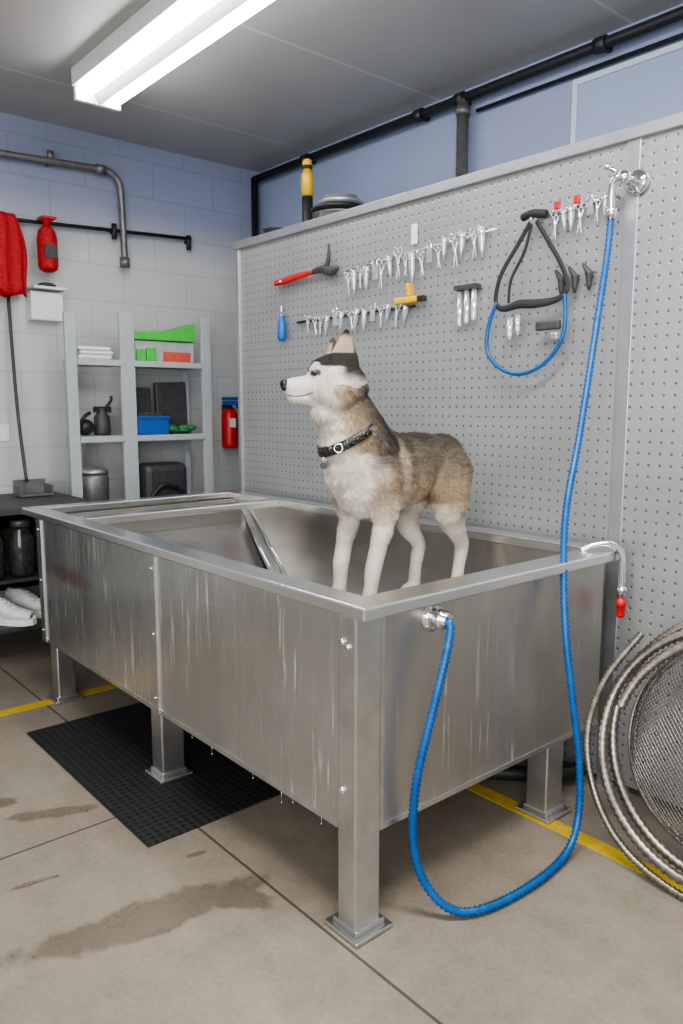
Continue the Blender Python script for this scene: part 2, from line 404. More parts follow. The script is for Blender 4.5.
for z in (.86,.43):
    B().lathe((-1.545,1.325,z),[(.012,0),(.012,.004),(.007,.009)],"chrome",12,axis=(0,-1,0)).make("bolt",lg)
B().lathe((-1.52,1.325,.85),[(.010,0),(.010,.004),(.006,.009)],"chrome",12,axis=(0,-1,0)).make("bolt",lg)
leg(-2.76,-2.67,1.345,1.445,.30,.008)
leg(-3.87,-3.78,1.345,1.435,.30)
leg(-1.60,-1.51,2.27,2.37,.29,.002)
leg(-2.76,-2.66,2.40,2.50,.30); leg(-3.93,-3.84,2.40,2.50,.30)
for x0,x1,xb in ((-2.70,-2.65,-2.675),(-3.925,-3.87,-3.9)):
    s=B().box((x0,1.327,.30),(x1,1.335,.937),"steel_leg").make("seam_strip",T)
    for z in (.88,.62,.36): B().lathe((xb,1.327,z),[(.008,0),(.008,.003),(.004,.006)],"chrome",10,axis=(0,-1,0)).make("rivet",s)
B().box((-3.93,1.331,.30),(-1.575,1.335,.318),"steel_leg").make("bottom_lip",T)
B().box((-1.50,1.44,.29),(-1.496,2.57,.305),"steel_leg").make("bottom_lip",T)
fi=B().lathe((-1.50,1.63,.885),[(.045,0),(.045,.008),(.036,.014),(.036,.02)],"chrome",24,axis=(1,0,0))
fi.lathe((-1.48,1.63,.885),[(.026,0),(.03,.01),(.03,.03),(.022,.034),(.022,.05)],"chrome",8,axis=(1,0,0)).make("hose_fitting",T)
pp=B().sweep([(-1.53,2.46,.972),(-1.50,2.49,.995),(-1.455,2.53,1.0),(-1.425,2.555,.965),(-1.42,2.56,.89),(-1.42,2.56,.81)],.012,"chrome",n=12)
pp.lathe((-1.42,2.56,.80),[(.015,0),(.015,.02),(.019,.03),(.019,.04),(.014,.045)],"chrome",12)
pp.make("drain_spout",T)
B().lathe((-1.42,2.56,.73),[(.012,0),(.015,.01),(.015,.04),(.019,.045),(.019,.06),(.014,.072)],"red",14).make("spout_tip",T,label="red rubber spout tip")
for x,h in ((-2.42,.02),(-2.28,.035),(-2.02,.025),(-1.86,.045),(-1.80,.02),(-1.66,.03)):
    B().cyl((x,1.342,.30),(x,1.342,.30-h),.0018,"steel_leg",.0008,6).sph((x,1.342,.30-h),(.0024,.0024,.004),"steel_leg",8).make("water_drip",T)
B().sweep([(-1.9,2.2,.30),(-1.9,2.2,.15),(-1.85,2.25,.08),(-1.7,2.42,.06),(-1.62,2.55,.05),(-1.6,2.64,.05)],.03,"black",n=12).make("drain_pipe",T,label="black plastic drain pipe")

B().box((-3.50,1.09,.0005),(-2.29,1.66,.009),"rubber").make("rubber_mat",bevel=.003,label="black ribbed rubber floor mat under the tub",cat="floor mat")

# ------------------------------------------------------------------ pegboard partition
PG=thing("pegboard_partition",(-2.3,2.75,0),"tall grey perforated metal pegboard partition behind the tub","pegboard")
B().box((-4.08,2.68,.03),(-1.545,2.70,2.44),"peg").make("panel",PG)
B().box((-1.50,2.68,.03),(.9,2.70,2.44),"peg").make("panel",PG)
B().box((-1.55,2.672,.0),(-1.495,2.705,2.44),"alu").make("joint_strip",PG,bevel=.003)
B().box((-4.12,2.66,2.435),(.92,2.72,2.48),"alu").box((-4.11,2.665,0),(-4.08,2.72,2.435),"alu").box((.9,2.665,0),(.92,2.72,2.435),"alu").make("frame",PG,bevel=.004)
B().box((-4.10,2.72,2.43),(.9,3.1,2.45),"alu").make("top_deck",PG)
for x in (-4.09,-2.4,.86):
    B().box((x,3.05,0),(x+.04,3.09,2.43),"alu").make("post",PG)

TP=thing("wall_tap",(-1.50,2.66,2.28),"chrome wall tap with round flange feeding the blue hose","tap")
B().lathe((-1.50,2.672,2.285),[(.045,0),(.045,.008),(.036,.02),(.018,.026),(.018,.05)],"chrome",24,axis=(0,-1,0)).make("flange",TP)
b=B().sweep([(-1.50,2.63,2.285),(-1.515,2.60,2.295),(-1.54,2.59,2.29),(-1.555,2.595,2.25),(-1.562,2.61,2.18)],.014,"chrome",n=12)
b.sph((-1.512,2.60,2.292),.024,"chrome").make("spout",TP)
B().cyl((-1.515,2.60,2.30),(-1.55,2.56,2.325),.007,"chrome").sph((-1.553,2.557,2.328),.012,"chrome").make("lever",TP)
HS=thing("blue_hose",(-1.35,1.9,.02),"bright blue ribbed water hose looping down to the floor","hose")
hp=[(-1.562,2.612,2.185),(-1.563,2.6,2.05),(-1.565,2.556,1.805),(-1.53,2.42,1.41),(-1.485,2.28,1.11),(-1.42,2.20,.80),(-1.375,2.19,.55),(-1.345,2.206,.31),(-1.33,2.19,.12),(-1.315,2.10,.03),(-1.30,1.9,.018),(-1.32,1.70,.018),(-1.37,1.60,.03),(-1.43,1.545,.11),(-1.455,1.52,.24),(-1.44,1.516,.436),(-1.42,1.567,.667),(-1.415,1.605,.80),(-1.42,1.625,.865),(-1.43,1.63,.885)]
B().sweep(hp,.0145,"bluehose",n=12,res=8,ridge=(.015,.0045)).make("hose_body",HS)
B().cyl((-1.562,2.612,2.21),(-1.562,2.611,2.16),.019,"chrome",n=8).make("coupling",HS)

# ------------------------------------------------------------------ metal hose coil and wire drum
CO=thing("metal_hose_coil",(-.93,2.38,.0),"coiled chrome corrugated flexible hose leaning against pegboard","hose coil")
tilt=V((0,-math.cos(math.radians(20)),math.sin(math.radians(20))))
u=V((1,0,0)); w=tilt.cross(u).normalized()
if w.z<0: w=-w
P=[]; turns=2.2
for i in range(int(turns*36)+1):
    a=math.radians(100)+2*math.pi*i/36; t=i/36
    R_=.405-.015*t+.014*math.sin(a*.63+.5)
    c0=V((-.93+.015*math.sin(a*.55),2.38,.45-.02*t))
    P.append(c0+(u*math.cos(a)+w*math.sin(a))*R_+tilt*(-.03+.05*t+.012*math.sin(a*.8)))
P=[p if p.z>.02 else V((p.x,p.y,.02)) for p in P]
B().sweep(P,.0195,"hose_steel",n=10,res=2,ridge=(.018,.006)).make("hose_body",CO)
TL=thing("loose_metal_hose",(-1.1,2.2,0),"thin steel corrugated hose trailing down to the floor","hose")
B().sweep([(-1.25,2.40,.74),(-1.335,2.34,.58),(-1.37,2.30,.42),(-1.345,2.265,.28),(-1.27,2.235,.15),(-1.16,2.215,.06),(-1.0,2.20,.018),(-.8,2.19,.018)],.0145,"hose_steel",n=10,ridge=(.015,.005)).make("hose_body",TL)
DR=thing("wire_mesh_drum",(-1.0,2.48,0),"round wire mesh basket drum inside the coiled hose","wire basket")
b=B(); dc=V((-.965,2.50,.395)); Rr=.355
def surf(x,y):
    r=math.hypot(x,y); h=.13*math.sqrt(max(0,1-(r/Rr)**2)); return dc+u*x+w*y+tilt*h
k=30
for fam in (1,-1):
    for i in range(-k,k+1):
        off=i*Rr/k
        if abs(off)>=Rr*.995: continue
        hl=math.sqrt(Rr*Rr-off*off); ca=.7071
        pts=[surf(off*ca+t*ca,-off*ca*fam+t*ca*fam) for t in np.linspace(-hl,hl,9)]
        b.sweep(pts,.0016,"wire",n=4,res=1,cap=False)
b.make("mesh_front",DR)
b=B().torus(dc,tilt,Rr,.008,"wire",40,8).torus(dc-tilt*.04,tilt,Rr,.007,"wire",40,8)
for q in range(12):
    a=2*math.pi*q/12; e=dc+(u*math.cos(a)+w*math.sin(a))*Rr; b.cyl(e,e-tilt*.04,.004,"wire",n=6)
b.make("rim_wire",DR)

# ------------------------------------------------------------------ wall pipes
PB=thing("ceiling_pipe",(-3.0,3.52,3.2),"dark pipe run along the blue wall beneath the ceiling","pipe")
b=B().cyl((-5.15,3.52,3.21),(1.5,3.52,3.21),.026,"darkpipe")
for x in (-4.5,-3.4,-3.08,-2.2,-1.4): b.cyl((x-.03,3.52,3.21),(x+.03,3.52,3.21),.036,"darkpipe"); b.box((x-.012,3.52,3.195),(x+.012,3.6,3.225),"darkpipe")
b.make("pipe",PB)
B().cyl((-5.14,3.52,3.21),(-5.14,3.52,.0),.028,"darkpipe").make("downpipe",PB)
B().cyl((-3.06,3.52,3.2),(-3.06,3.52,.0),.034,"graypipe").cyl((-3.06,3.52,3.16),(-3.06,3.52,3.12),.042,"graypipe").make("downpipe",PB,label="grey vertical downpipe")
B().cyl((-3.0,3.57,3.14),(1.5,3.57,3.14),.010,"darkpipe").make("conduit",PB)
FP=thing("framed_panel",(-1.8,3.58,2.6),"pale framed white board panel on the blue wall","wall panel")
B().box((-2.36,3.585,2.55),(-.9,3.598,3.09),"paleblue").make("board",FP)
B().box((-2.39,3.575,2.52),(-2.36,3.599,3.12),"whiteblue").box((-.9,3.575,2.52),(-.86,3.599,3.12),"whiteblue").box((-2.36,3.575,3.09),(-.9,3.599,3.12),"whiteblue").box((-2.36,3.575,2.52),(-.9,3.599,2.56),"whiteblue").make("frame",FP,bevel=.003)
PL=thing("wall_pipe",(-5.13,1.7,3.03),"grey steel pipe bending down the block wall","pipe")
b=B().sweep([(-5.13,.2,2.98),(-5.13,1.5,3.02),(-5.13,2.22,3.05),(-5.13,2.33,3.05),(-5.13,2.40,3.0),(-5.13,2.42,2.9),(-5.13,2.43,2.47)],.022,"graypipe",n=12)
b.cyl((-5.13,2.25,3.05),(-5.13,2.31,3.05),.031,"graypipe").cyl((-5.13,2.43,2.50),(-5.13,2.43,2.44),.034,"graypipe").cyl((-5.13,1.95,3.03),(-5.2,1.95,3.03),.012,"graypipe").cyl((-5.13,1.95,3.05),(-5.13,1.95,3.10),.02,"graypipe").make("pipe",PL)
PR=thing("hanging_rail",(-5.14,2.0,2.68),"thin dark steel rail fixed on the block wall","rail")
b=B().cyl((-5.15,.5,2.60),(-5.15,2.96,2.70),.012,"darkpipe")
b.cyl((-5.15,2.94,2.72),(-5.15,2.94,2.62),.018,"darkpipe").cyl((-5.15,2.94,2.68),(-5.2,2.94,2.68),.012,"darkpipe").cyl((-5.15,2.37,2.72),(-5.15,2.37,2.62),.018,"darkpipe").cyl((-5.15,2.37,2.67),(-5.2,2.37,2.67),.012,"darkpipe").make("rail_bar",PR)

# bundle of webbing: one pleated surface
b=B(); NC,NR=72,14; vs=[];fs=[]
for r in range(NR+1):
    t=r/NR; z=2.67-.48*t
    for c_ in range(NC):
        a=2*math.pi*c_/NC; pl=1+.28*math.sin(a*9+1.3*math.sin(t*3))+.08*math.sin(a*23)
        ry=(.10+.065*math.sin(min(1,t*1.6)*1.57))*(1-.10*t); rx=.030+.018*t
        vs.append((-5.105+rx*pl*math.cos(a),1.60+.008*math.sin(t*5)+ry*math.sin(a)*(.92+.08*pl),z-.02*math.sin(a*5)*t))
for r in range(NR):
    for c_ in range(NC): fs.append((r*NC+c_,r*NC+(c_+1)%NC,(r+1)*NC+(c_+1)%NC,(r+1)*NC+c_))
fs+=[tuple(range(NC-1,-1,-1)),tuple(NR*NC+q for q in range(NC))]
b.add(vs,fs,"redcloth",True).make("red_strap_bundle",label="bundle of red webbing straps hanging on the block wall",cat="straps")
RC=thing("red_tank",(-5.07,1.88,2.33),"small red metal cylinder hung on the block wall","cylinder")
B().lathe((-5.07,1.88,2.34),[(.03,0),(.055,.015),(.062,.04),(.062,.2),(.052,.25),(.025,.28)],"redcloth",20).make("body",RC)
B().lathe((-5.07,1.88,2.62),[(.02,0),(.02,.03),(.03,.035),(.03,.05)],"red",14).box((-5.12,1.84,2.66),(-5.02,1.93,2.675),"red").make("valve",RC)
B().box((-5.012,1.84,2.42),(-5.004,1.92,2.50),"darkgray").make("label_plate",RC)
WB=thing("wall_control_box",(-5.15,1.90,2.05),"small white control box on the block wall","control box")
B().box((-5.2,1.77,2.04),(-5.10,1.98,2.22),"white_plastic").make("housing",WB,bevel=.01)
B().box((-5.19,1.78,2.235),(-5.06,1.99,2.25),"white_plastic").sph((-5.11,1.88,2.26),(.04,.06,.02),"darkgray",14).make("lid",WB)
DP=thing("long_handled_dustpan",(-5.0,1.64,.93),"long handled grey metal dustpan standing on the bench","dustpan")
B().sweep([(-5.16,1.65,2.18),(-5.08,1.64,1.5),(-4.98,1.64,1.02)],.011,"darkgray",n=8).make("handle",DP)
B().box((-5.03,1.57,.935),(-4.88,1.77,.945),"graypipe").box((-5.03,1.57,.945),(-5.02,1.77,1.03),"graypipe").box((-5.02,1.57,.945),(-4.88,1.58,1.0),"graypipe").box((-5.02,1.76,.945),(-4.88,1.77,1.0),"graypipe").make("pan",DP)
B().box((-5.2,1.54,1.27),(-5.19,1.62,1.38),"white_plastic").box((-5.19,1.57,1.31),(-5.185,1.59,1.34),"sole").make("light_switch",bevel=.003,label="cream light switch plate on the block wall",cat="light switch")

# ------------------------------------------------------------------ shelf unit
SH=thing("storage_shelf",(-4.92,2.36,0),"pale grey metal storage shelf unit against the block wall","shelf")
for y,wd,yb2 in ((1.895,.07,2.0),(2.27,.10,2.36),(2.86,.07,2.83)):
    B().box((-4.83,y-wd/2,0),(-4.80,y+wd/2,2.10 if y>2 else 2.07),"shelfpaint").make("post",SH,bevel=.004)
    B().box((-5.07,yb2-.02,0),(-5.04,yb2+.02,1.79),"shelfpaint").make("post",SH,bevel=.004)
for z in (1.79,1.30,.80,.35):
    B().box((-5.04,1.93,z-.04),(-4.79,2.23,z),"shelfpaint").make("shelf_board",SH,bevel=.004)
    B().box((-5.04,2.31,z-.04),(-4.79,2.83,z),"shelfpaint").make("shelf_board",SH,bevel=.004)
B().box((-5.03,2.36,1.792),(-4.87,2.80,1.93),"clearbox").make("plastic_storage_box",label="clear plastic storage box holding small green and red packets",cat="storage box",bevel=.006)
B().box((-4.865,2.36,1.792),(-4.85,2.42,1.87),"green").make("green_packet",label="small green packet in front of the clear box",cat="packet",group="green packets")
B().box((-4.865,2.43,1.792),(-4.85,2.50,1.88),"green").make("green_packet",label="small green packet in front of the clear box",cat="packet",group="green packets")
B().box((-4.865,2.56,1.792),(-4.85,2.76,1.86),"orange").make("red_packet",label="orange red packet in front of the clear box",cat="packet")
b=B().add([(-5.03,2.34,1.932),(-4.845,2.34,1.932),(-4.845,2.80,1.935),(-5.03,2.80,1.935),(-5.03,2.34,1.98),(-4.845,2.34,1.98),(-4.845,2.80,2.06),(-5.03,2.80,2.06),(-5.03,2.60,2.0),(-4.845,2.60,2.0)],[(3,2,1,0),(0,1,5,4),(2,3,7,6),(4,5,9,8),(8,9,6,7),(1,2,6,9,5),(3,0,4,8,7)],"green")
b.make("green_folder",label="bright green plastic folder on top of a storage box",cat="folder",bevel=.006)
b=B()
for q,(dy,th) in enumerate(((0,.03),(.01,.025),(-.005,.028))):
    z=1.792+sum((.03,.025,.028)[:q]); b.box((-5.02,1.96+dy,z),(-4.84,2.18+dy,z+th-.002),"white_plastic")
b.make("folded_towels",label="neatly folded white towels on the shelf",cat="towels",bevel=.009)
BN=thing("blue_bin",(-4.9,2.45,1.302),"blue plastic bin with dark sponge inside on the shelf","bin")
z0=1.302
B().box((-4.98,2.34,z0),(-4.83,2.57,z0+.01),"bluebin").box((-4.98,2.34,z0+.01),(-4.97,2.57,z0+.12),"bluebin").box((-4.84,2.34,z0+.01),(-4.83,2.57,z0+.12),"bluebin").box((-4.97,2.34,z0+.01),(-4.84,2.35,z0+.12),"bluebin").box((-4.97,2.56,z0+.01),(-4.84,2.57,z0+.12),"bluebin").box((-4.832,2.335,z0+.105),(-4.822,2.575,z0+.125),"bluebin").make("bin_body",BN,bevel=.003)
B().box((-4.96,2.36,z0+.10),(-4.86,2.55,z0+.15),"darkgray").make("sponge",BN,bevel=.01)
b=B().lathe((-4.95,2.14,1.302),[(.05,0),(.055,.02),(.05,.12),(.03,.15),(.03,.18)],"darkgray",16).box((-4.97,2.09,1.45),(-4.93,2.2,1.49),"black").sweep([(-4.93,2.16,1.48),(-4.91,2.19,1.53),(-4.91,2.19,1.56)],.010,"black")
b.make("spray_bottle",label="black spray bottle on the shelf",cat="bottle")
b=B().sph((-4.93,2.01,1.357),(.065,.065,.054),"black",14).sweep([(-4.89,1.96,1.34),(-4.86,1.98,1.42),(-4.88,2.03,1.45)],.012,"black")
b.make("hair_dryer",label="black grooming dryer lying on the shelf",cat="dryer")
b=B()
for i in range(18): b.sph((-4.9+random.uniform(-.05,.05),2.68+random.uniform(-.08,.10),1.327+random.uniform(-.005,.02)),(.035,.05,.022),"greendark",10)
b.make("green_cloth",label="crumpled dark green cloth lying on the shelf",cat="cloth")
B().box((-5.03,2.56,1.302),(-4.985,2.80,1.66),"darkgray",rot=Matrix.Rotation(math.radians(2),3,'X')).make("black_case",label="tall dark plastic case at the back of the shelf",cat="case",bevel=.01)
B().box((-5.03,2.34,1.302),(-4.985,2.52,1.62),"darkgray").make("gray_case",label="dark grey plastic case at the back of the shelf",cat="case",bevel=.01)
jar=thing("plastic_canister",(-4.92,2.05,.802),"wide grey plastic canister with pale lid on the lower shelf","canister")
B().lathe((-4.92,2.05,.802),[(.085,0),(.095,.01),(.10,.22),(.09,.25)],"graypipe",24).make("canister_body",jar)
B().lathe((-4.92,2.05,1.052),[(.098,0),(.10,.02),(.06,.035),(.03,.05)],"alu",24).make("lid",jar)
MC=thing("grooming_dryer_unit",(-4.93,2.55,.802),"dark box shaped dryer machine on the lower shelf","dryer")
B().box((-5.03,2.38,.802),(-4.84,2.72,1.10),"darkgray").make("housing",MC,bevel=.05)
B().sweep([(-4.83,2.4,.85),(-4.82,2.5,.95),(-4.82,2.62,.92),(-4.83,2.7,.84)],.016,"black").make("air_hose",MC)

FE=thing("fire_extinguisher",(-5.12,3.24,1.15),"small red fire extinguisher with blue handle on the wall","fire extinguisher")
B().lathe((-5.12,3.24,1.17),[(.05,0),(.060,.01),(.062,.03),(.062,.25),(.05,.29),(.025,.31)],"red",20).make("cylinder_body",FE)
B().lathe((-5.12,3.24,1.48),[(.022,0),(.022,.03)],"black",14).box((-5.155,3.20,1.50),(-5.045,3.29,1.53),"bluebin").box((-5.145,3.19,1.535),(-5.035,3.27,1.56),"bluebin").make("handle",FE)
B().box((-5.062,3.205,1.33),(-5.052,3.255,1.40),"white_plastic").make("label_plate",FE)
B().sweep([(-5.07,3.27,1.5),(-5.04,3.30,1.42),(-5.045,3.30,1.28)],.008,"black").make("hose",FE)
B().box((-5.2,3.22,1.3),(-5.175,3.26,1.5),"darkgray").make("bracket",FE)

WBn=thing("workbench",(-4.85,1.3,0),"dark metal workbench with lower shelves beside the tub","workbench")
B().box((-5.18,.3,.885),(-4.45,1.86,.93),"darkgray").make("bench_top",WBn,bevel=.005)
B().box((-5.17,.35,.20),(-4.5,1.84,.23),"darkgray").make("lower_shelf",WBn,bevel=.005)
B().box((-5.17,.35,.46),(-4.62,1.84,.48),"darkgray").make("middle_shelf",WBn,bevel=.005)
for x in (-5.16,-4.52):
    for y in (.34,1.80): B().box((x,y,0),(x+.05,y+.05,.885),"darkgray").make("leg",WBn)
B().box((-5.19,.35,.3),(-5.17,1.84,.85),"black").make("back_board",WBn)
j=thing("storage_jar",(-4.72,1.50,.482),"dark glass storage jar with metal lid on bench shelf","jar",group="dark jars on the bench shelf")
B().lathe((-4.72,1.50,.482),[(.06,0),(.07,.02),(.07,.22),(.05,.28),(.05,.30)],"glassdark",18).make("jar_body",j)
B().lathe((-4.72,1.50,.782),[(.055,0),(.055,.03),(.05,.04)],"graypipe",18).make("lid",j)
copy_thing(j,(-4.72,1.33,.482)); copy_thing(j,(-4.80,1.66,.482))
BX=thing("storage_box",(-4.98,1.40,.482),"dark brown cardboard box on the bench shelf","box")
B().box((-5.12,1.25,.482),(-4.88,1.60,.74),"cardboard").make("box_body",BX,bevel=.004)
B().box((-5.13,1.24,.742),(-4.87,1.425,.75),"cardboard").make("box_flap",BX)
B().box((-5.13,1.43,.742),(-4.87,1.61,.75),"cardboard").make("box_flap",BX)
def shoe(loc,rz,SC=1.2):
    s=thing("sneaker",loc,"white lace-up sneaker on the bench shelf","shoe","white sneakers on the bench shelf")
    R=Matrix.Rotation(rz,3,'Z')*SC; L0=V(loc)
    b=B(); prof=[(-.135,.030,.085),(-.12,.040,.115),(-.07,.040,.115),(-.02,.042,.10),(.03,.047,.07),(.08,.048,.054),(.12,.040,.046),(.145,.025,.032)]
    n=14; vs=[];fs=[]
    for (x,wd,h) in prof:
        for i in range(n):
            a=2*math.pi*i/n; vs.append(L0+R@V((x,wd*math.cos(a),.022+h*.5+h*.5*math.sin(a))))
    for i in range(len(prof)-1):
        for k in range(n): fs.append((i*n+k,i*n+(k+1)%n,(i+1)*n+(k+1)%n,(i+1)*n+k))
    fs+=[tuple(range(n)),tuple((len(prof)-1)*n+k for k in range(n-1,-1,-1))]
    b.add(vs,fs,"shoe",True)
    b.sph(L0+R@V((-.075,0,.136)),(.04,.026,.008),"darkgray",14,R).make("upper",s)
    b=B(); ol=[(-.145,-.03),(-.145,.03),(-.05,.044),(.05,.052),(.12,.045),(.155,.015),(.155,-.015),(.12,-.045),(.05,-.052),(-.05,-.044)]
    vs=[L0+R@V((x,y,z)) for z in (0,.03) for x,y in ol]; k=len(ol)
    b.add(vs,[tuple(range(k)),tuple(range(2*k-1,k-1,-1))]+[(i,k+i,k+(i+1)%k,(i+1)%k) for i in range(k)],"sole").make("sole",s)
    b=B()
    for i in range(4): b.sweep([L0+R@V((-.015+.024*i,-.022,.112-.012*i)),L0+R@V((-.015+.024*i,0,.120-.012*i)),L0+R@V((-.015+.024*i,.022,.112-.012*i))],.005,"white_plastic",n=6)
    b.make("laces",s)
shoe((-4.62,1.36,.232),math.radians(38)); shoe((-4.72,1.53,.232),math.radians(30))

CG=thing("caulking_gun",(-3.72,2.92,2.45),"yellow and black cartridge tube standing on the partition top","cartridge tube")
B().lathe((-3.72,2.92,2.45),[(.03,0),(.032,.01),(.032,.26)],"black",16).make("base_tube",CG)
B().lathe((-3.72,2.92,2.71),[(.034,0),(.034,.12),(.028,.13)],"yellow",16).make("barrel",CG)
B().lathe((-3.72,2.92,2.84),[(.025,0),(.025,.04),(.028,.042),(.028,.07),(.01,.08)],"yellow",16).lathe((-3.72,2.92,2.86),[(.03,0),(.03,.02)],"black",16).make("cap",CG)
PT=thing("metal_pot",(-3.44,2.92,2.45),"stacked dark metal pans standing on the partition top","pans")
B().lathe((-3.44,2.92,2.45),[(.12,0),(.14,.02),(.14,.1),(.15,.105)],"graypipe",28).make("lower_pan",PT)
B().lathe((-3.44,2.92,2.555),[(.12,0),(.15,.02),(.155,.03),(.12,.04)],"black",28).make("middle_pan",PT)
B().lathe((-3.42,2.92,2.595),[(.10,0),(.13,.015),(.12,.03),(.10,.035),(.10,.05),(.03,.065)],"alu",28).make("lid",PT)
B().lathe((-3.93,2.85,2.45),[(.05,0),(.07,.05),(.08,.09),(.09,.095)],"darkgray",24).make("metal_bowl",label="dark metal bowl on the partition top",cat="bowl")

# ------------------------------------------------------------------ tools on the pegboard
yb=2.68
def prong_clip(name,cat,group,label,kind,loc):
    x,y,z=loc; t=thing(name,loc,label,cat,group)
    B().cyl((x,y,z),(x,y-.05,z+.004),.004,"chrome",n=8).sph((x,y-.05,z+.004),.006,"chrome",8).make("peg_hook",t)
    b=B()
    if kind==0:
        b.torus((x-.014,y-.03,z-.007),(0,1,0),.012,.003,"clearish",12,6).torus((x+.014,y-.03,z-.005),(0,1,0),.012,.003,"clearish",12,6)
        b.sweep([(x-.011,y-.03,z-.018),(x,y-.032,z-.055),(x+.012,y-.03,z-.12)],[.005,.007,.002],"clearish",n=8,flat=(1,.6))
        b.sweep([(x+.011,y-.026,z-.018),(x,y-.028,z-.055),(x-.012,y-.026,z-.12)],[.005,.007,.002],"clearish",n=8,flat=(1,.6))
    elif kind==1:
        b.lathe((x,y-.035,z-.11),[(.003,0),(.008,.03),(.013,.06),(.015,.09),(.015,.11),(.009,.115)],"clearish",14)
        b.torus((x,y-.035,z-.02),(0,0,1),.016,.003,"chrome",14,6)
    else:
        b.box((x-.018,y-.034,z-.03),(x+.018,y-.028,z),"clearish")
        for i in range(5): b.box((x-.017+.008*i,y-.033,z-.07),(x-.014+.008*i,y-.029,z-.03),"clearish")
        b.sweep([(x-.016,y-.03,z),(x-.01,y-.03,z+.03),(x+.010,y-.03,z+.035),(x+.016,y-.03,z)],.003,"chrome",n=6)
    b.make("tool_body",t); return t
labs=["small steel grooming scissors hanging from a peg","small clear spray nozzle hanging from a peg","small metal grooming comb hanging from a peg"]
nms=[("grooming_scissors","scissors"),("spray_nozzle","nozzle"),("grooming_comb","comb")]
proto={}
def hang(kind,x,z,group,rot=0,s=1):
    key=(kind,group)
    if key not in proto:
        proto[key]=prong_clip(nms[kind][0],nms[kind][1],group,labs[kind],kind,(x,yb,z)); o=proto[key]
    else: o=copy_thing(proto[key],(x,yb,z))
    o.rotation_euler=(0,rot,0); o.scale=(s,1,s)
    return o
seq=[0,1,0,1,2,0,1,0,0,1,0,2,0,1,0,1,0,1]
g1="small tools on the upper peg row"
for i in range(18):
    x=-3.05+i*.051+random.uniform(-.003,.003); z=2.165+.0032*i+ (.03 if i in (7,13) else 0)+.02*(i>13)+random.uniform(-.01,.014)
    hang(seq[i],x,z,g1,random.uniform(-.13,.13),random.uniform(.8,1.15))
g2="small tools on the middle peg row"
for i in range(14):
    hang(seq[(i*5+2)%18],-3.38+i*.058,1.965+random.uniform(-.008,.012),g2,random.uniform(-.25,.25),random.uniform(.7,1.0))
g3="small tools on the near peg row"
for i in range(7):
    hang([0,1,1,0,2,0,1][i],-1.82+i*.036,2.235+.004*i,g3,random.uniform(-.12,.12),random.uniform(.7,.9))
B().cyl((-3.08,yb-.012,2.18),(-2.12,yb-.012,2.23),.004,"chrome",n=8).cyl((-3.08,yb,2.18),(-3.08,yb-.012,2.18),.004,"chrome",n=8).cyl((-2.12,yb,2.23),(-2.12,yb-.012,2.23),.004,"chrome",n=8).make("hook_rail",label="thin chrome rail holding small hanging tools",cat="rail",group="peg rails")
B().cyl((-3.50,yb-.012,1.955),(-2.60,yb-.012,1.96),.006,"black",n=8).cyl((-3.50,yb,1.955),(-3.50,yb-.012,1.955),.005,"black",n=8).cyl((-2.60,yb,1.96),(-2.60,yb-.012,1.96),.005,"black",n=8).make("hook_rail",label="thin black rail holding small hanging tools",cat="rail",group="peg rails")
B().cyl((-1.93,yb-.012,2.24),(-1.58,yb-.012,2.26),.006,"chrome",n=8).cyl((-1.93,yb,2.24),(-1.93,yb-.012,2.24),.005,"chrome",n=8).cyl((-1.58,yb,2.26),(-1.58,yb-.012,2.26),.005,"chrome",n=8).make("hook_rail",label="short chrome rail beside the wall tap",cat="rail",group="peg rails")
RT=thing("red_handled_pliers",(-3.5,yb-.03,2.19),"pliers with long red handle lying on pegs","pliers")
B().sweep([(-3.68,yb-.03,2.185),(-3.58,yb-.03,2.19),(-3.46,yb-.03,2.20),(-3.34,yb-.03,2.205)],[.015,.020,.018,.012],"red",n=10,flat=(1,.6)).make("handle",RT)
B().sweep([(-3.34,yb-.03,2.205),(-3.26,yb-.03,2.21),(-3.18,yb-.03,2.19),(-3.12,yb-.03,2.20)],[.012,.022,.026,.01],"darkgray",n=10,flat=(1,.6)).sweep([(-3.23,yb-.03,2.2),(-3.20,yb-.03,2.26),(-3.20,yb-.03,2.33)],[.016,.010,.005],"darkgray",n=8).make("jaw",RT)
B().cyl((-3.6,yb,2.185),(-3.6,yb-.06,2.185),.004,"chrome",n=8).make("peg_hook",RT)
WC=thing("white_tag_holder",(-2.60,yb-.01,2.26),"small white card tag clipped on the pegboard","tag")
B().box((-2.62,yb-.012,2.24),(-2.585,yb-.004,2.33),"white_plastic").make("card",WC)
SD=thing("blue_screwdriver",(-3.62,yb-.03,1.87),"blue handled screwdriver hanging on the pegboard","screwdriver")
B().lathe((-3.62,yb-.03,1.86),[(.014,0),(.024,.02),(.024,.10),(.014,.12),(.018,.14)],"blue_tool",12).make("handle",SD)
B().cyl((-3.62,yb-.03,2.0),(-3.62,yb-.03,2.06),.006,"chrome",n=8).cyl((-3.62,yb,2.005),(-3.62,yb-.04,2.005),.004,"chrome",n=8).make("shaft",SD)
YT=thing("yellow_clipper",(-2.6,yb-.04,1.98),"yellow and black hand clipper resting on pegs","clipper")
B().box((-2.69,yb-.06,1.97),(-2.54,yb-.02,2.0),"yellow").box((-2.61,yb-.06,2.0),(-2.585,yb-.02,2.06),"yellow").make("body",YT,bevel=.008)
B().box((-2.54,yb-.055,1.972),(-2.50,yb-.025,1.997),"black").make("grip",YT,bevel=.004)
B().cyl((-2.64,yb,1.965),(-2.64,yb-.06,1.965),.004,"chrome",n=8).make("peg_hook",YT)
BS=thing("bottle_brush_set",(-2.25,yb-.03,1.82),"clear tubes with black caps hung on the pegboard","brush set")
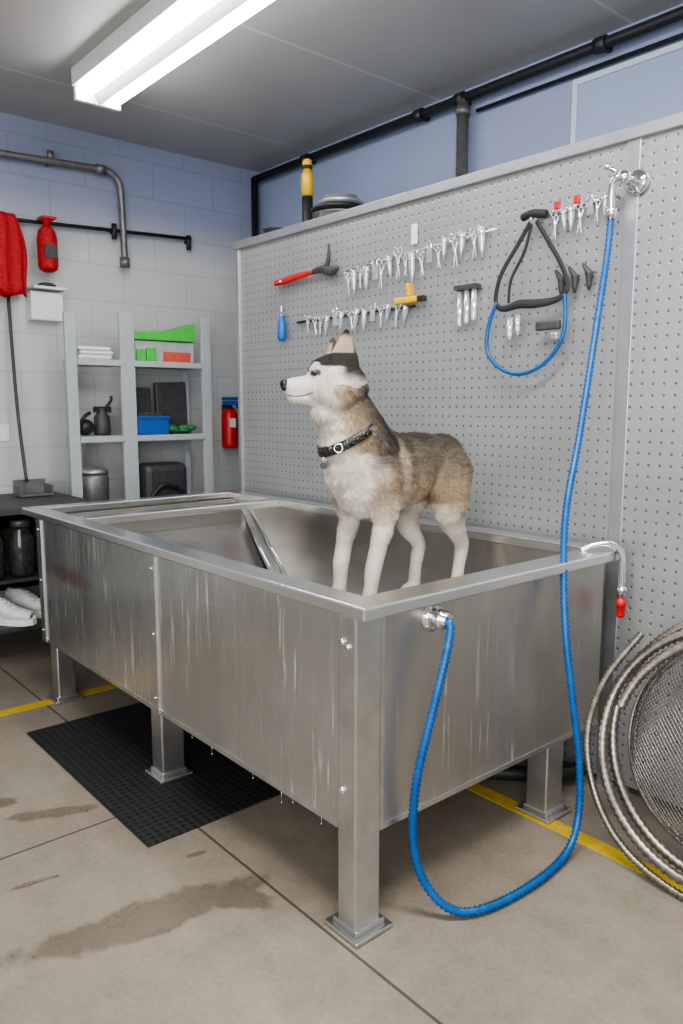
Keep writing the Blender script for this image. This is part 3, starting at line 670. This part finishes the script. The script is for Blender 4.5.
for i,x in enumerate((-2.30,-2.26,-2.22)):
    B().lathe((x,yb-.03,1.84+.01*i),[(.010,0),(.012,.01),(.012,.15)],"clearish",12).make("tube",BS)
B().box((-2.32,yb-.05,1.995),(-2.2,yb-.01,2.015),"darkgray").make("cap_strip",BS)
HN=thing("dog_harness",(-1.92,yb-.05,2.2),"black webbing dog harness loop hung on the pegboard","harness")
y=yb-.065
B().sweep([(-1.915,y,2.21),(-1.975,y,2.13),(-2.045,y-.005,2.03),(-2.075,y,1.94),(-2.06,y,1.90),(-2.01,y-.01,1.89),(-1.95,y-.012,1.90),(-1.87,y-.012,1.895),(-1.80,y,1.90),(-1.755,y,1.915),(-1.735,y,1.95),(-1.765,y,2.03),(-1.83,y,2.13),(-1.885,y,2.21)],[.010,.010,.010,.010,.011,.014,.018,.018,.014,.011,.010,.010,.010,.010],"blackstrap",n=10,flat=(1,.6)).make("strap_loop",HN)
B().sweep([(-1.90,y-.012,2.20),(-1.93,y-.012,2.10),(-1.99,y-.012,2.0),(-2.0,y-.012,1.91)],.006,"blackstrap",n=8).make("inner_strap",HN)
B().sweep([(-1.95,y,2.235),(-1.90,y-.01,2.24),(-1.84,y,2.23)],.016,"blackstrap",n=8).cyl((-1.9,yb,2.22),(-1.9,yb-.09,2.22),.005,"chrome").make("top_buckle",HN)
B().sweep([(-2.07,y,1.92),(-2.11,y,1.82),(-2.11,y,1.72),(-2.04,y,1.65),(-1.94,y,1.625),(-1.84,y,1.655),(-1.77,y,1.72),(-1.74,y,1.80),(-1.745,y,1.92)],.0085,"bluehose",n=8).make("cord",HN,label="blue cord loop")
B().box((-1.87,y-.01,1.79),(-1.76,y+.01,1.825),"darkgray").box((-1.80,y-.012,1.75),(-1.765,y+.012,1.78),"alu").make("clip",HN,bevel=.006)
B().lathe((-2.0,y,1.76),[(.006,0),(.012,.02),(.012,.09)],"clearish",12).lathe((-1.96,y,1.78),[(.006,0),(.01,.02),(.01,.08)],"clearish",12).make("nozzle",HN)
nz=thing("black_nozzle",(-1.80,yb,1.98),"small black cone nozzle hanging on the pegboard","nozzle","black nozzles below the harness rail")
B().lathe((-1.80,yb-.03,1.92),[(.004,0),(.010,.02),(.016,.06),(.018,.065)],"darkgray",14).sweep([(-1.80,yb-.03,1.98),(-1.815,yb-.03,2.0),(-1.83,yb-.03,2.02)],[.013,.010,.005],"darkgray",n=8).cyl((-1.80,yb,1.975),(-1.80,yb-.03,1.975),.004,"chrome",n=8).make("cone",nz)
nz.location.x=-1.785
copy_thing(nz,(-1.725,yb,1.985)); copy_thing(nz,(-1.665,yb,1.99))
rcp=thing("red_clip",(-1.80,yb,2.25),"small red plastic clip on the chrome rail","clip","red clips on the chrome rail")
B().box((-1.81,yb-.065,2.24),(-1.785,yb-.052,2.27),"red").make("clip_body",rcp,bevel=.004)
copy_thing(rcp,(-1.715,yb,2.255))

# ------------------------------------------------------------------ the husky
def ell(b,c,r,rot=None): b.sph(c,r,"fur",16,rot)
D=B()
cx=-2.12; FZ=ZF
def chain(pts,step=.012,flat=(1,1,1)):
    for (p,r),(q,s) in zip(pts[:-1],pts[1:]):
        p,q=V(p),V(q); n=max(1,int((q-p).length/step))
        for i in range(n+1):
            t=i/n; rr=r+(s-r)*t; ell(D,p.lerp(q,t),(rr*flat[0],rr*flat[1],rr*flat[2]))
ell(D,(cx,1.92,1.235),(.110,.125,.155))
ell(D,(cx-.01,1.875,1.27),(.105,.100,.125))
ell(D,(cx,2.04,1.245),(.112,.16,.15))
ell(D,(cx,2.14,1.255),(.105,.16,.135))
ell(D,(cx,2.25,1.268),(.092,.14,.115))
ell(D,(cx,2.34,1.27),(.095,.115,.112))
ell(D,(cx,2.38,1.25),(.085,.075,.095))
ell(D,(cx,2.00,1.335),(.080,.12,.075))
ell(D,(cx,2.18,1.335),(.068,.18,.055))
chain([((cx,1.97,1.325),.098),((cx-.012,1.895,1.39),.113),((cx-.024,1.85,1.46),.106),((cx-.032,1.82,1.53),.098)])
ell(D,(cx-.02,1.848,1.36),(.103,.088,.11))
# head
S=V((-2.148,1.80,1.60)); hd=V((-.50,-.866,0)).normalized(); hn=V((-hd.y,hd.x,0)); hu=V((0,0,1)); K=1.10
HR=Matrix((hd,hn,hu)).transposed()
def HP(a,b_,h): return S+HR@(V((a,b_,h))*K)
def hell(c,r): ell(D,HP(*c),V(r)*K,HR)
ell(D,HP(.010,0,-.11),(.068,.08,.055),HR)
hell((-.005,0,.005),(.088,.078,.070)); hell((-.03,0,-.03),(.08,.090,.078)); hell((.035,0,.012),(.050,.058,.050))
hell((.0,.054,-.045),(.068,.054,.062)); hell((.0,-.054,-.045),(.068,.054,.062))
hell((.038,.030,-.042),(.050,.040,.048)); hell((.038,-.030,-.042),(.050,.040,.048))
hell((.052,.026,.024),(.022,.022,.018)); hell((.052,-.026,.024),(.022,.022,.018))
for i in range(12):
    t=i/11; hell((.055+.080*t,0,-.030-.005*t),(.03,.044-.012*t,.039-.007*t))
for i in range(10):
    t=i/9; hell((.045+.082*t,0,-.065+.001*t),(.028,.037-.009*t,.035-.010*t))
hell((.143,0,-.038),(.020,.029,.029))
for sgn in (1,-1):
    base=(-.020,.052*sgn,.034); tip=(-.030,.068*sgn,.138) if sgn>0 else (-.010,.070*sgn,.122)
    for i in range(24):
        t=i/23; p=[base[k]+(tip[k]-base[k])*t for k in range(3)]
        w_=(.054 if sgn>0 else .046)*(1-t)**.62*(1-.10*t)+.004
        hell(p,(w_,.018*(1-.4*t),.011+.006*(1-t)))
chain([((-2.045,1.945,1.24),.075),((-2.035,1.95,1.13),.055),((-2.04,1.955,1.07),.041),((-2.045,1.93,.98),.033),((-2.05,1.91,.90),.032),((-2.053,1.90,.83),.027),((-2.058,1.89,FZ+.035),.030)])
chain([((-2.195,1.925,1.24),.075),((-2.205,1.925,1.13),.055),((-2.205,1.93,1.07),.041),((-2.203,1.90,.98),.033),((-2.20,1.88,.90),.032),((-2.20,1.875,.83),.027),((-2.20,1.862,FZ+.035),.030)])
chain([((-2.06,2.335,1.24),.088),((-2.04,2.31,1.15),.079),((-2.033,2.30,1.08),.061),((-2.04,2.345,1.01),.043),((-2.048,2.395,.95),.032),((-2.05,2.405,.92),.029),((-2.05,2.39,.85),.025),((-2.05,2.375,FZ+.035),.027)])
chain([((-2.18,2.335,1.24),.085),((-2.19,2.27,1.15),.074),((-2.19,2.215,1.07),.055),((-2.185,2.23,1.00),.041),((-2.18,2.275,.95),.032),((-2.178,2.285,.92),.029),((-2.175,2.265,.85),.025),((-2.17,2.25,FZ+.035),.027)])
for px_,py_ in ((-2.058,1.872),(-2.20,1.845),(-2.05,2.352),(-2.17,2.23)):
    ell(D,(px_,py_,FZ+.025),(.034,.045,.024))
    for k_ in (-.021,-.007,.007,.021): ell(D,(px_+k_,py_-.035+abs(k_)*.5,FZ+.017),(.0105,.016,.016))
chain([((cx,2.43,1.30),.035),((cx-.05,2.475,1.26),.036),((cx-.08,2.485,1.17),.038),((cx-.09,2.48,1.08),.032),((cx-.08,2.47,1.02),.018)])
tmp=D.make("dog_tmp",origin=(0,0,0))
rm=tmp.modifiers.new("r","REMESH"); rm.mode="VOXEL"; rm.voxel_size=.006; rm.use_smooth_shade=True
sm=tmp.modifiers.new("s","SMOOTH"); sm.factor=.5; sm.iterations=7
bpy.context.view_layer.update()
dg=bpy.context.evaluated_depsgraph_get()
me=bpy.data.meshes.new_from_object(tmp.evaluated_get(dg))
bpy.data.objects.remove(tmp)
DOG=thing("husky_dog",(cx,2.12,FZ+.001),"grey, tan and white husky standing in the tub looking sideways","dog")
org=V((cx,2.12,FZ))
nv=len(me.vertices); co=np.empty(nv*3); me.vertices.foreach_get("co",co); co=co.reshape(-1,3)
me.update(); no=np.empty(nv*3); me.vertices.foreach_get("normal",no); no=no.reshape(-1,3)
def ss(a,b,x):
    t=max(0.,min(1.,(x-a)/(b-a))); return t*t*(3-2*t)
def lerp(a,b,t): return tuple(a[i]+(b[i]-a[i])*t for i in range(3))
WHITE=(.66,.615,.55); CREAM=(.50,.42,.32); TAN=(.30,.23,.155); GREY=(.155,.13,.105); DARK=(.022,.020,.019); BLK=(.006,.006,.007)
collar_c=V((cx-.018,1.868,1.395)); collar_ax=V((-.03,-.10,.18)).normalized()
def furinfo(p,nrm):
    p=V(p); n_=V(nrm); l=(p-S)/K; a,b_,h=l.dot(hd),l.dot(hn),l.dot(hu)
    nz1=noise.noise(p*14)*.5; nz2=noise.noise(p*45)*.5; nz3=noise.noise(V((p.x*30,p.y*30,p.z*14)))
    inhead=((p-S).length<.118 or a>.02 or h>.06) and p.z>1.493 and p.y<1.9
    if inhead:
        c=WHITE; L=.014; flow=-hd*1.0+V((0,0,-.3)); tip=.95
        if a>.07: L=.0045
        elif h>.03 or a>.04: L=.007
        isear=h>.072+nz2*.008 and a<.05
        cap=ss(.026,.034,h+nz2*.006-.10*max(0,a-.03)+(.022 if abs(b_)<.011 and a<.09 else 0))
        back=ss(.005,-.03,a+nz1*.03)*ss(-.03,.015,h+nz1*.02)
        cap=max(cap,back)
        if a<.11: c=lerp(c,DARK,cap*.96)
        rear=ss(-.015,-.05,a+nz1*.02)*ss(.0,-.05,h)
        c=lerp(c,TAN,rear*.7)
        if a>.09: c=lerp(c,(.34,.31,.28),ss(.5,.95,n_.z)*.3)
        db=math.hypot(a-.062,h-.034)
        if abs(b_)>.014 and db<.011: c=lerp(c,WHITE,.9)
        if math.hypot((a-.068)/1.7,h-.010)<.010 and abs(b_)>.02: c=lerp(c,DARK,.85)
        if isear:
            c=lerp(DARK,GREY,.4); L=.006; flow=V((0,0,1))
            inn=lerp((.42,.30,.20),CREAM,.5+nz2*.5)
            if b_>0 and n_.dot(hn)>.15: c=lerp(inn,DARK,max(ss(.116,.132,h+nz2*.008),ss(-.046,-.062,a),ss(.014,.026,a+(h-.07)*.3)))
            elif n_.dot(hd)>.2 and h<.11: c=lerp(inn,GREY,.4)
        return c,L,flow,tip
    if p.z>1.34 and p.y<2.02:
        back=(p.y-1.835)+(p.z-1.45)*.45+(p.x-cx)*.32
        q=back+nz1*.05+nz3*.008
        c=lerp(WHITE,CREAM,ss(-.08,-.035,q)); c=lerp(c,TAN,ss(-.045,.01,q)); c=lerp(c,GREY,ss(.02,.075,q)); c=lerp(c,DARK,ss(.07,.13,back+nz2*.04)*.6)
        return c,.024,V((0,.35,-1)),(.9 if back<-.04 else .5)
    if p.z<1.09:
        c=lerp(WHITE,CREAM,.08+nz1)
        if p.y>2.15: c=lerp(c,TAN,ss(1.00,1.10,p.z+nz1*.06)*.5)
        return c,(.007 if p.z<1.0 else .014)*(0.5 if p.z<.80 else 1),V((0,.15,-1)),.9
    if p.y>2.46: return lerp(TAN,GREY,.6),.024,V((0,.2,-1)),.5
    z=p.z+nz1*.06+nz3*.010
    low=1.10 if p.y<2.2 else 1.05
    c=lerp(CREAM,TAN,ss(low,low+.11,z)); c=lerp(c,GREY,ss(1.20,1.31,z)); c=lerp(c,DARK,ss(1.30,1.40,z+nz2*.04)*.6)
    tip=.8-.4*ss(1.08,1.24,z)
    fr=ss(1.91,1.83,p.y+nz1*.05-(p.x-cx)*.18); c=lerp(c,lerp(WHITE,CREAM,.15+nz2),fr*.92); tip=tip+(.92-tip)*fr
    sb=math.hypot((p.y-2.03)/.026,(p.z-1.26)/.11)
    if sb<1.4 and p.x>cx: c=lerp(c,CREAM,ss(1.4,.5,sb)*.5); tip=max(tip,.7)
    if p.y>2.3: c=lerp(c,TAN,ss(2.36,2.46,p.y)*.5)
    if p.z<1.12 and p.y<2.25: c=lerp(c,WHITE,.5)
    return c,.020,V((0,.8,-.6)),tip
cols=np.ones((nv,4))
for i in range(nv):
    cols[i,:3]=[max(0,x) for x in furinfo(co[i],no[i])[0]]
at=me.color_attributes.new("Col","FLOAT_COLOR","POINT"); at.data.foreach_set("color",(cols*np.array([.8,.8,.8,1])).ravel())
me.materials.clear(); me.materials.append(M["fur"])
for v in me.vertices: v.co=v.co-org
body=bpy.data.objects.new("body",me); COL.objects.link(body); body.parent=DOG
for pl in me.polygons: pl.use_smooth=True
me.calc_loop_triangles(); tri=np.empty(len(me.loop_triangles)*3,int); me.loop_triangles.foreach_get("vertices",tri); tri=tri.reshape(-1,3)
A=co[tri]; area=.5*np.linalg.norm(np.cross(A[:,1]-A[:,0],A[:,2]-A[:,0]),axis=1)
area*=np.where((A[:,:,2].mean(axis=1)>1.5),2.0,1.0)
NF=200000
pick=np.random.choice(len(tri),NF,p=area/area.sum())
r1=np.sqrt(np.random.rand(NF)); r2=np.random.rand(NF)
Pp=(1-r1)[:,None]*A[pick,0]+(r1*(1-r2))[:,None]*A[pick,1]+(r1*r2)[:,None]*A[pick,2]
Nn=no[tri[pick]].mean(axis=1)
vs=[];fs=[];vc=[]
for i in range(NF):
    p=V(Pp[i]); n_=V(Nn[i]).normalized()
    c,Lh,fl,tip=furinfo(p,n_)
    l=p-S; a=l.dot(hd)
    if a>.154 and p.z>1.5: continue
    dc_=(p-collar_c); ax_=dc_.dot(collar_ax)
    if abs(ax_)<.020 and dc_.length<.18 and p.y<1.875+(p.x-cx)*-.1: Lh*=.15
    fl=fl-n_*fl.dot(n_)
    if fl.length>1e-3: fl.normalize()
    rnd=V((random.gauss(0,1),random.gauss(0,1),random.gauss(0,1)))*.14
    clump=noise.noise_vector(p*26)*.28; tuft=noise.noise(p*48+V((3,1,7)))
    d=(n_*(.30+.08*tuft)+fl*.9+rnd+clump).normalized(); L_=Lh*random.uniform(.65,1.3)*(1+.2*tuft)
    w_=(.0006 if L_<.01 else .0009); sd=d.cross(n_)
    if sd.length<1e-3: continue
    sd.normalize(); p0=p-n_*.001; p1=p0+d*L_*.55+n_*L_*.06; p2=p0+d*L_-n_*L_*.08
    k=random.uniform(.83,1.17)*(1+.12*tuft); o=len(vs)
    vs+= [p0-sd*w_-org,p0+sd*w_-org,p1-sd*w_*.8-org,p1+sd*w_*.8-org,p2-org]
    fs+= [(o,o+1,o+3,o+2),(o+2,o+3,o+4)]
    bc=[max(0,x*k) for x in c]
    tf=tip if random.random()<.6 else 1.1
    tc=[x*tf for x in bc]; mc=[x*(1+(tf-1)*.35) for x in bc]; rc=[x*.88 for x in bc]
    vc+= [(*rc,1)]*2+[(*mc,1)]*2+[(*tc,1)]
fm=bpy.data.meshes.new("fur"); fm.from_pydata([tuple(x) for x in vs],[],fs)
at=fm.color_attributes.new("Col","FLOAT_COLOR","POINT"); at.data.foreach_set("color",np.array(vc).ravel())
fm.materials.append(M["fur"]); fo=bpy.data.objects.new("fur",fm); COL.objects.link(fo); fo.parent=DOG; fo["kind"]="stuff"
bvh=BVHTree.FromPolygons([V(x) for x in co],[tuple(t) for t in tri])
for sgn in (1,-1):
    o0=HP(.066,.2*sgn,.010); h_=bvh.ray_cast(o0,-hn*sgn)
    if h_[0]:
        e=h_[0]-hn*sgn*.0030
        B().sph(e,(.0125,.0085,.0105),"eye",14,HR).sph(e+hn*sgn*.0035+hd*.001,(.0065,.0055,.0065),"iris",12,HR).sph(e+hn*sgn*.0075+hd*.002,(.0038,.002,.0038),"eye",10,HR).make("eye",DOG)
    ml=[]
    for q in range(9):
        a_=.153-.080*q/8; h_=bvh.ray_cast(HP(a_,.2*sgn,-.060+.010*(q/8)**2-.004*math.sin(q/8*3.1)),-hn*sgn)
        if h_[0]: ml.append(h_[0]+hn*sgn*.0012)
    if len(ml)>3: B().sweep(ml,[.0016]*(len(ml)-1)+[.0008],"nose",n=6,res=3).make("mouth_line",DOG)
nb=B().sph(HP(.161,0,-.024),(.017,.023,.018),"nose",16,HR).sph(HP(.159,.010,-.033),(.014,.012,.015),"nose",12,HR).sph(HP(.159,-.010,-.033),(.014,.012,.015),"nose",12,HR)
nb.make("nose",DOG)
u=collar_ax.orthogonal().normalized(); w=collar_ax.cross(u); n=48; rows=[]
for k_,off in ((-.016,.004),(-.016,.015),(.016,.015),(.016,.004)):
    row=[]
    for i in range(n):
        a=2*math.pi*i/n; d=u*math.cos(a)+w*math.sin(a); o0=collar_c+collar_ax*k_+d*.35
        h_=bvh.ray_cast(o0,-d); p=h_[0] if h_[0] else collar_c+d*.1
        q=ss(1.90,1.86,p.y)
        row.append(p+d*(off*q-.004*(1-q)))
    for _ in range(3): row=[(row[i-1]+row[i]*2+row[(i+1)%n])/4 for i in range(n)]
    rows.append(row)
b=B(); vs=[p for r in rows for p in r]; fs=[]
for r in range(4):
    for i in range(n): fs.append((r*n+i,r*n+(i+1)%n,((r+1)%4)*n+(i+1)%n,((r+1)%4)*n+i))
b.add(vs,fs,"collar",True); CL=b.make("collar",DOG,label="dark patterned collar")
thr=min(rows[1],key=lambda p:p.y)
B().torus(thr+V((.0,-.006,-.010)),(1,.3,0),.010,.0025,"chrome",14,6).lathe(thr+V((0,-.010,-.030)),[(.012,0),(.012,.004)],"darkgray",16,axis=(.5,-1,0)).make("tag",CL)
bk=max(((rows[1][i]+rows[2][i])/2 for i in range(n)),key=lambda p:(p.x*.6-p.y))
B().torus(bk+V((.003,-.004,0)),V((.6,-.8,.1)),.015,.003,"chrome",16,6).make("buckle",CL)

# ------------------------------------------------------------------ camera and lights
cam=bpy.data.cameras.new("Camera"); cam.sensor_fit="VERTICAL"; cam.sensor_height=36; cam.sensor_width=24; cam.lens=36*770/1024
co_=bpy.data.objects.new("Camera",cam); COL.objects.link(co_); co_.location=(0,0,1.5)
co_.rotation_euler=(math.radians(90)-math.atan(107/770),0,math.radians(49.45)); bpy.context.scene.camera=co_
def area_light(name,loc,target,size,power,col=(1,1,1)):
    l=bpy.data.lights.new(name,"AREA"); l.shape="RECTANGLE"; l.size,l.size_y=size; l.energy=power; l.color=col
    o=bpy.data.objects.new(name,l); COL.objects.link(o); o.location=loc
    o.rotation_euler=(V(target)-V(loc)).to_track_quat('-Z','Y').to_euler(); return o
area_light("doorway_daylight",(.8,-1.6,1.9),(-2.6,2.2,.8),(3.2,2.4),165,(1,.99,.97))
area_light("overhead_fill",(-1.0,1.2,3.2),(-1.2,1.4,0),(2.2,.4),115,(1,.98,.95))  # added overhead fill to brighten the scene, not a room fixture
w=bpy.data.worlds.new("World"); bpy.context.scene.world=w; w.use_nodes=True
w.node_tree.nodes["Background"].inputs[0].default_value=(.97,.98,1,1); w.node_tree.nodes["Background"].inputs[1].default_value=.70
try: bpy.context.scene.view_settings.look="AgX - Medium High Contrast"
except Exception: pass
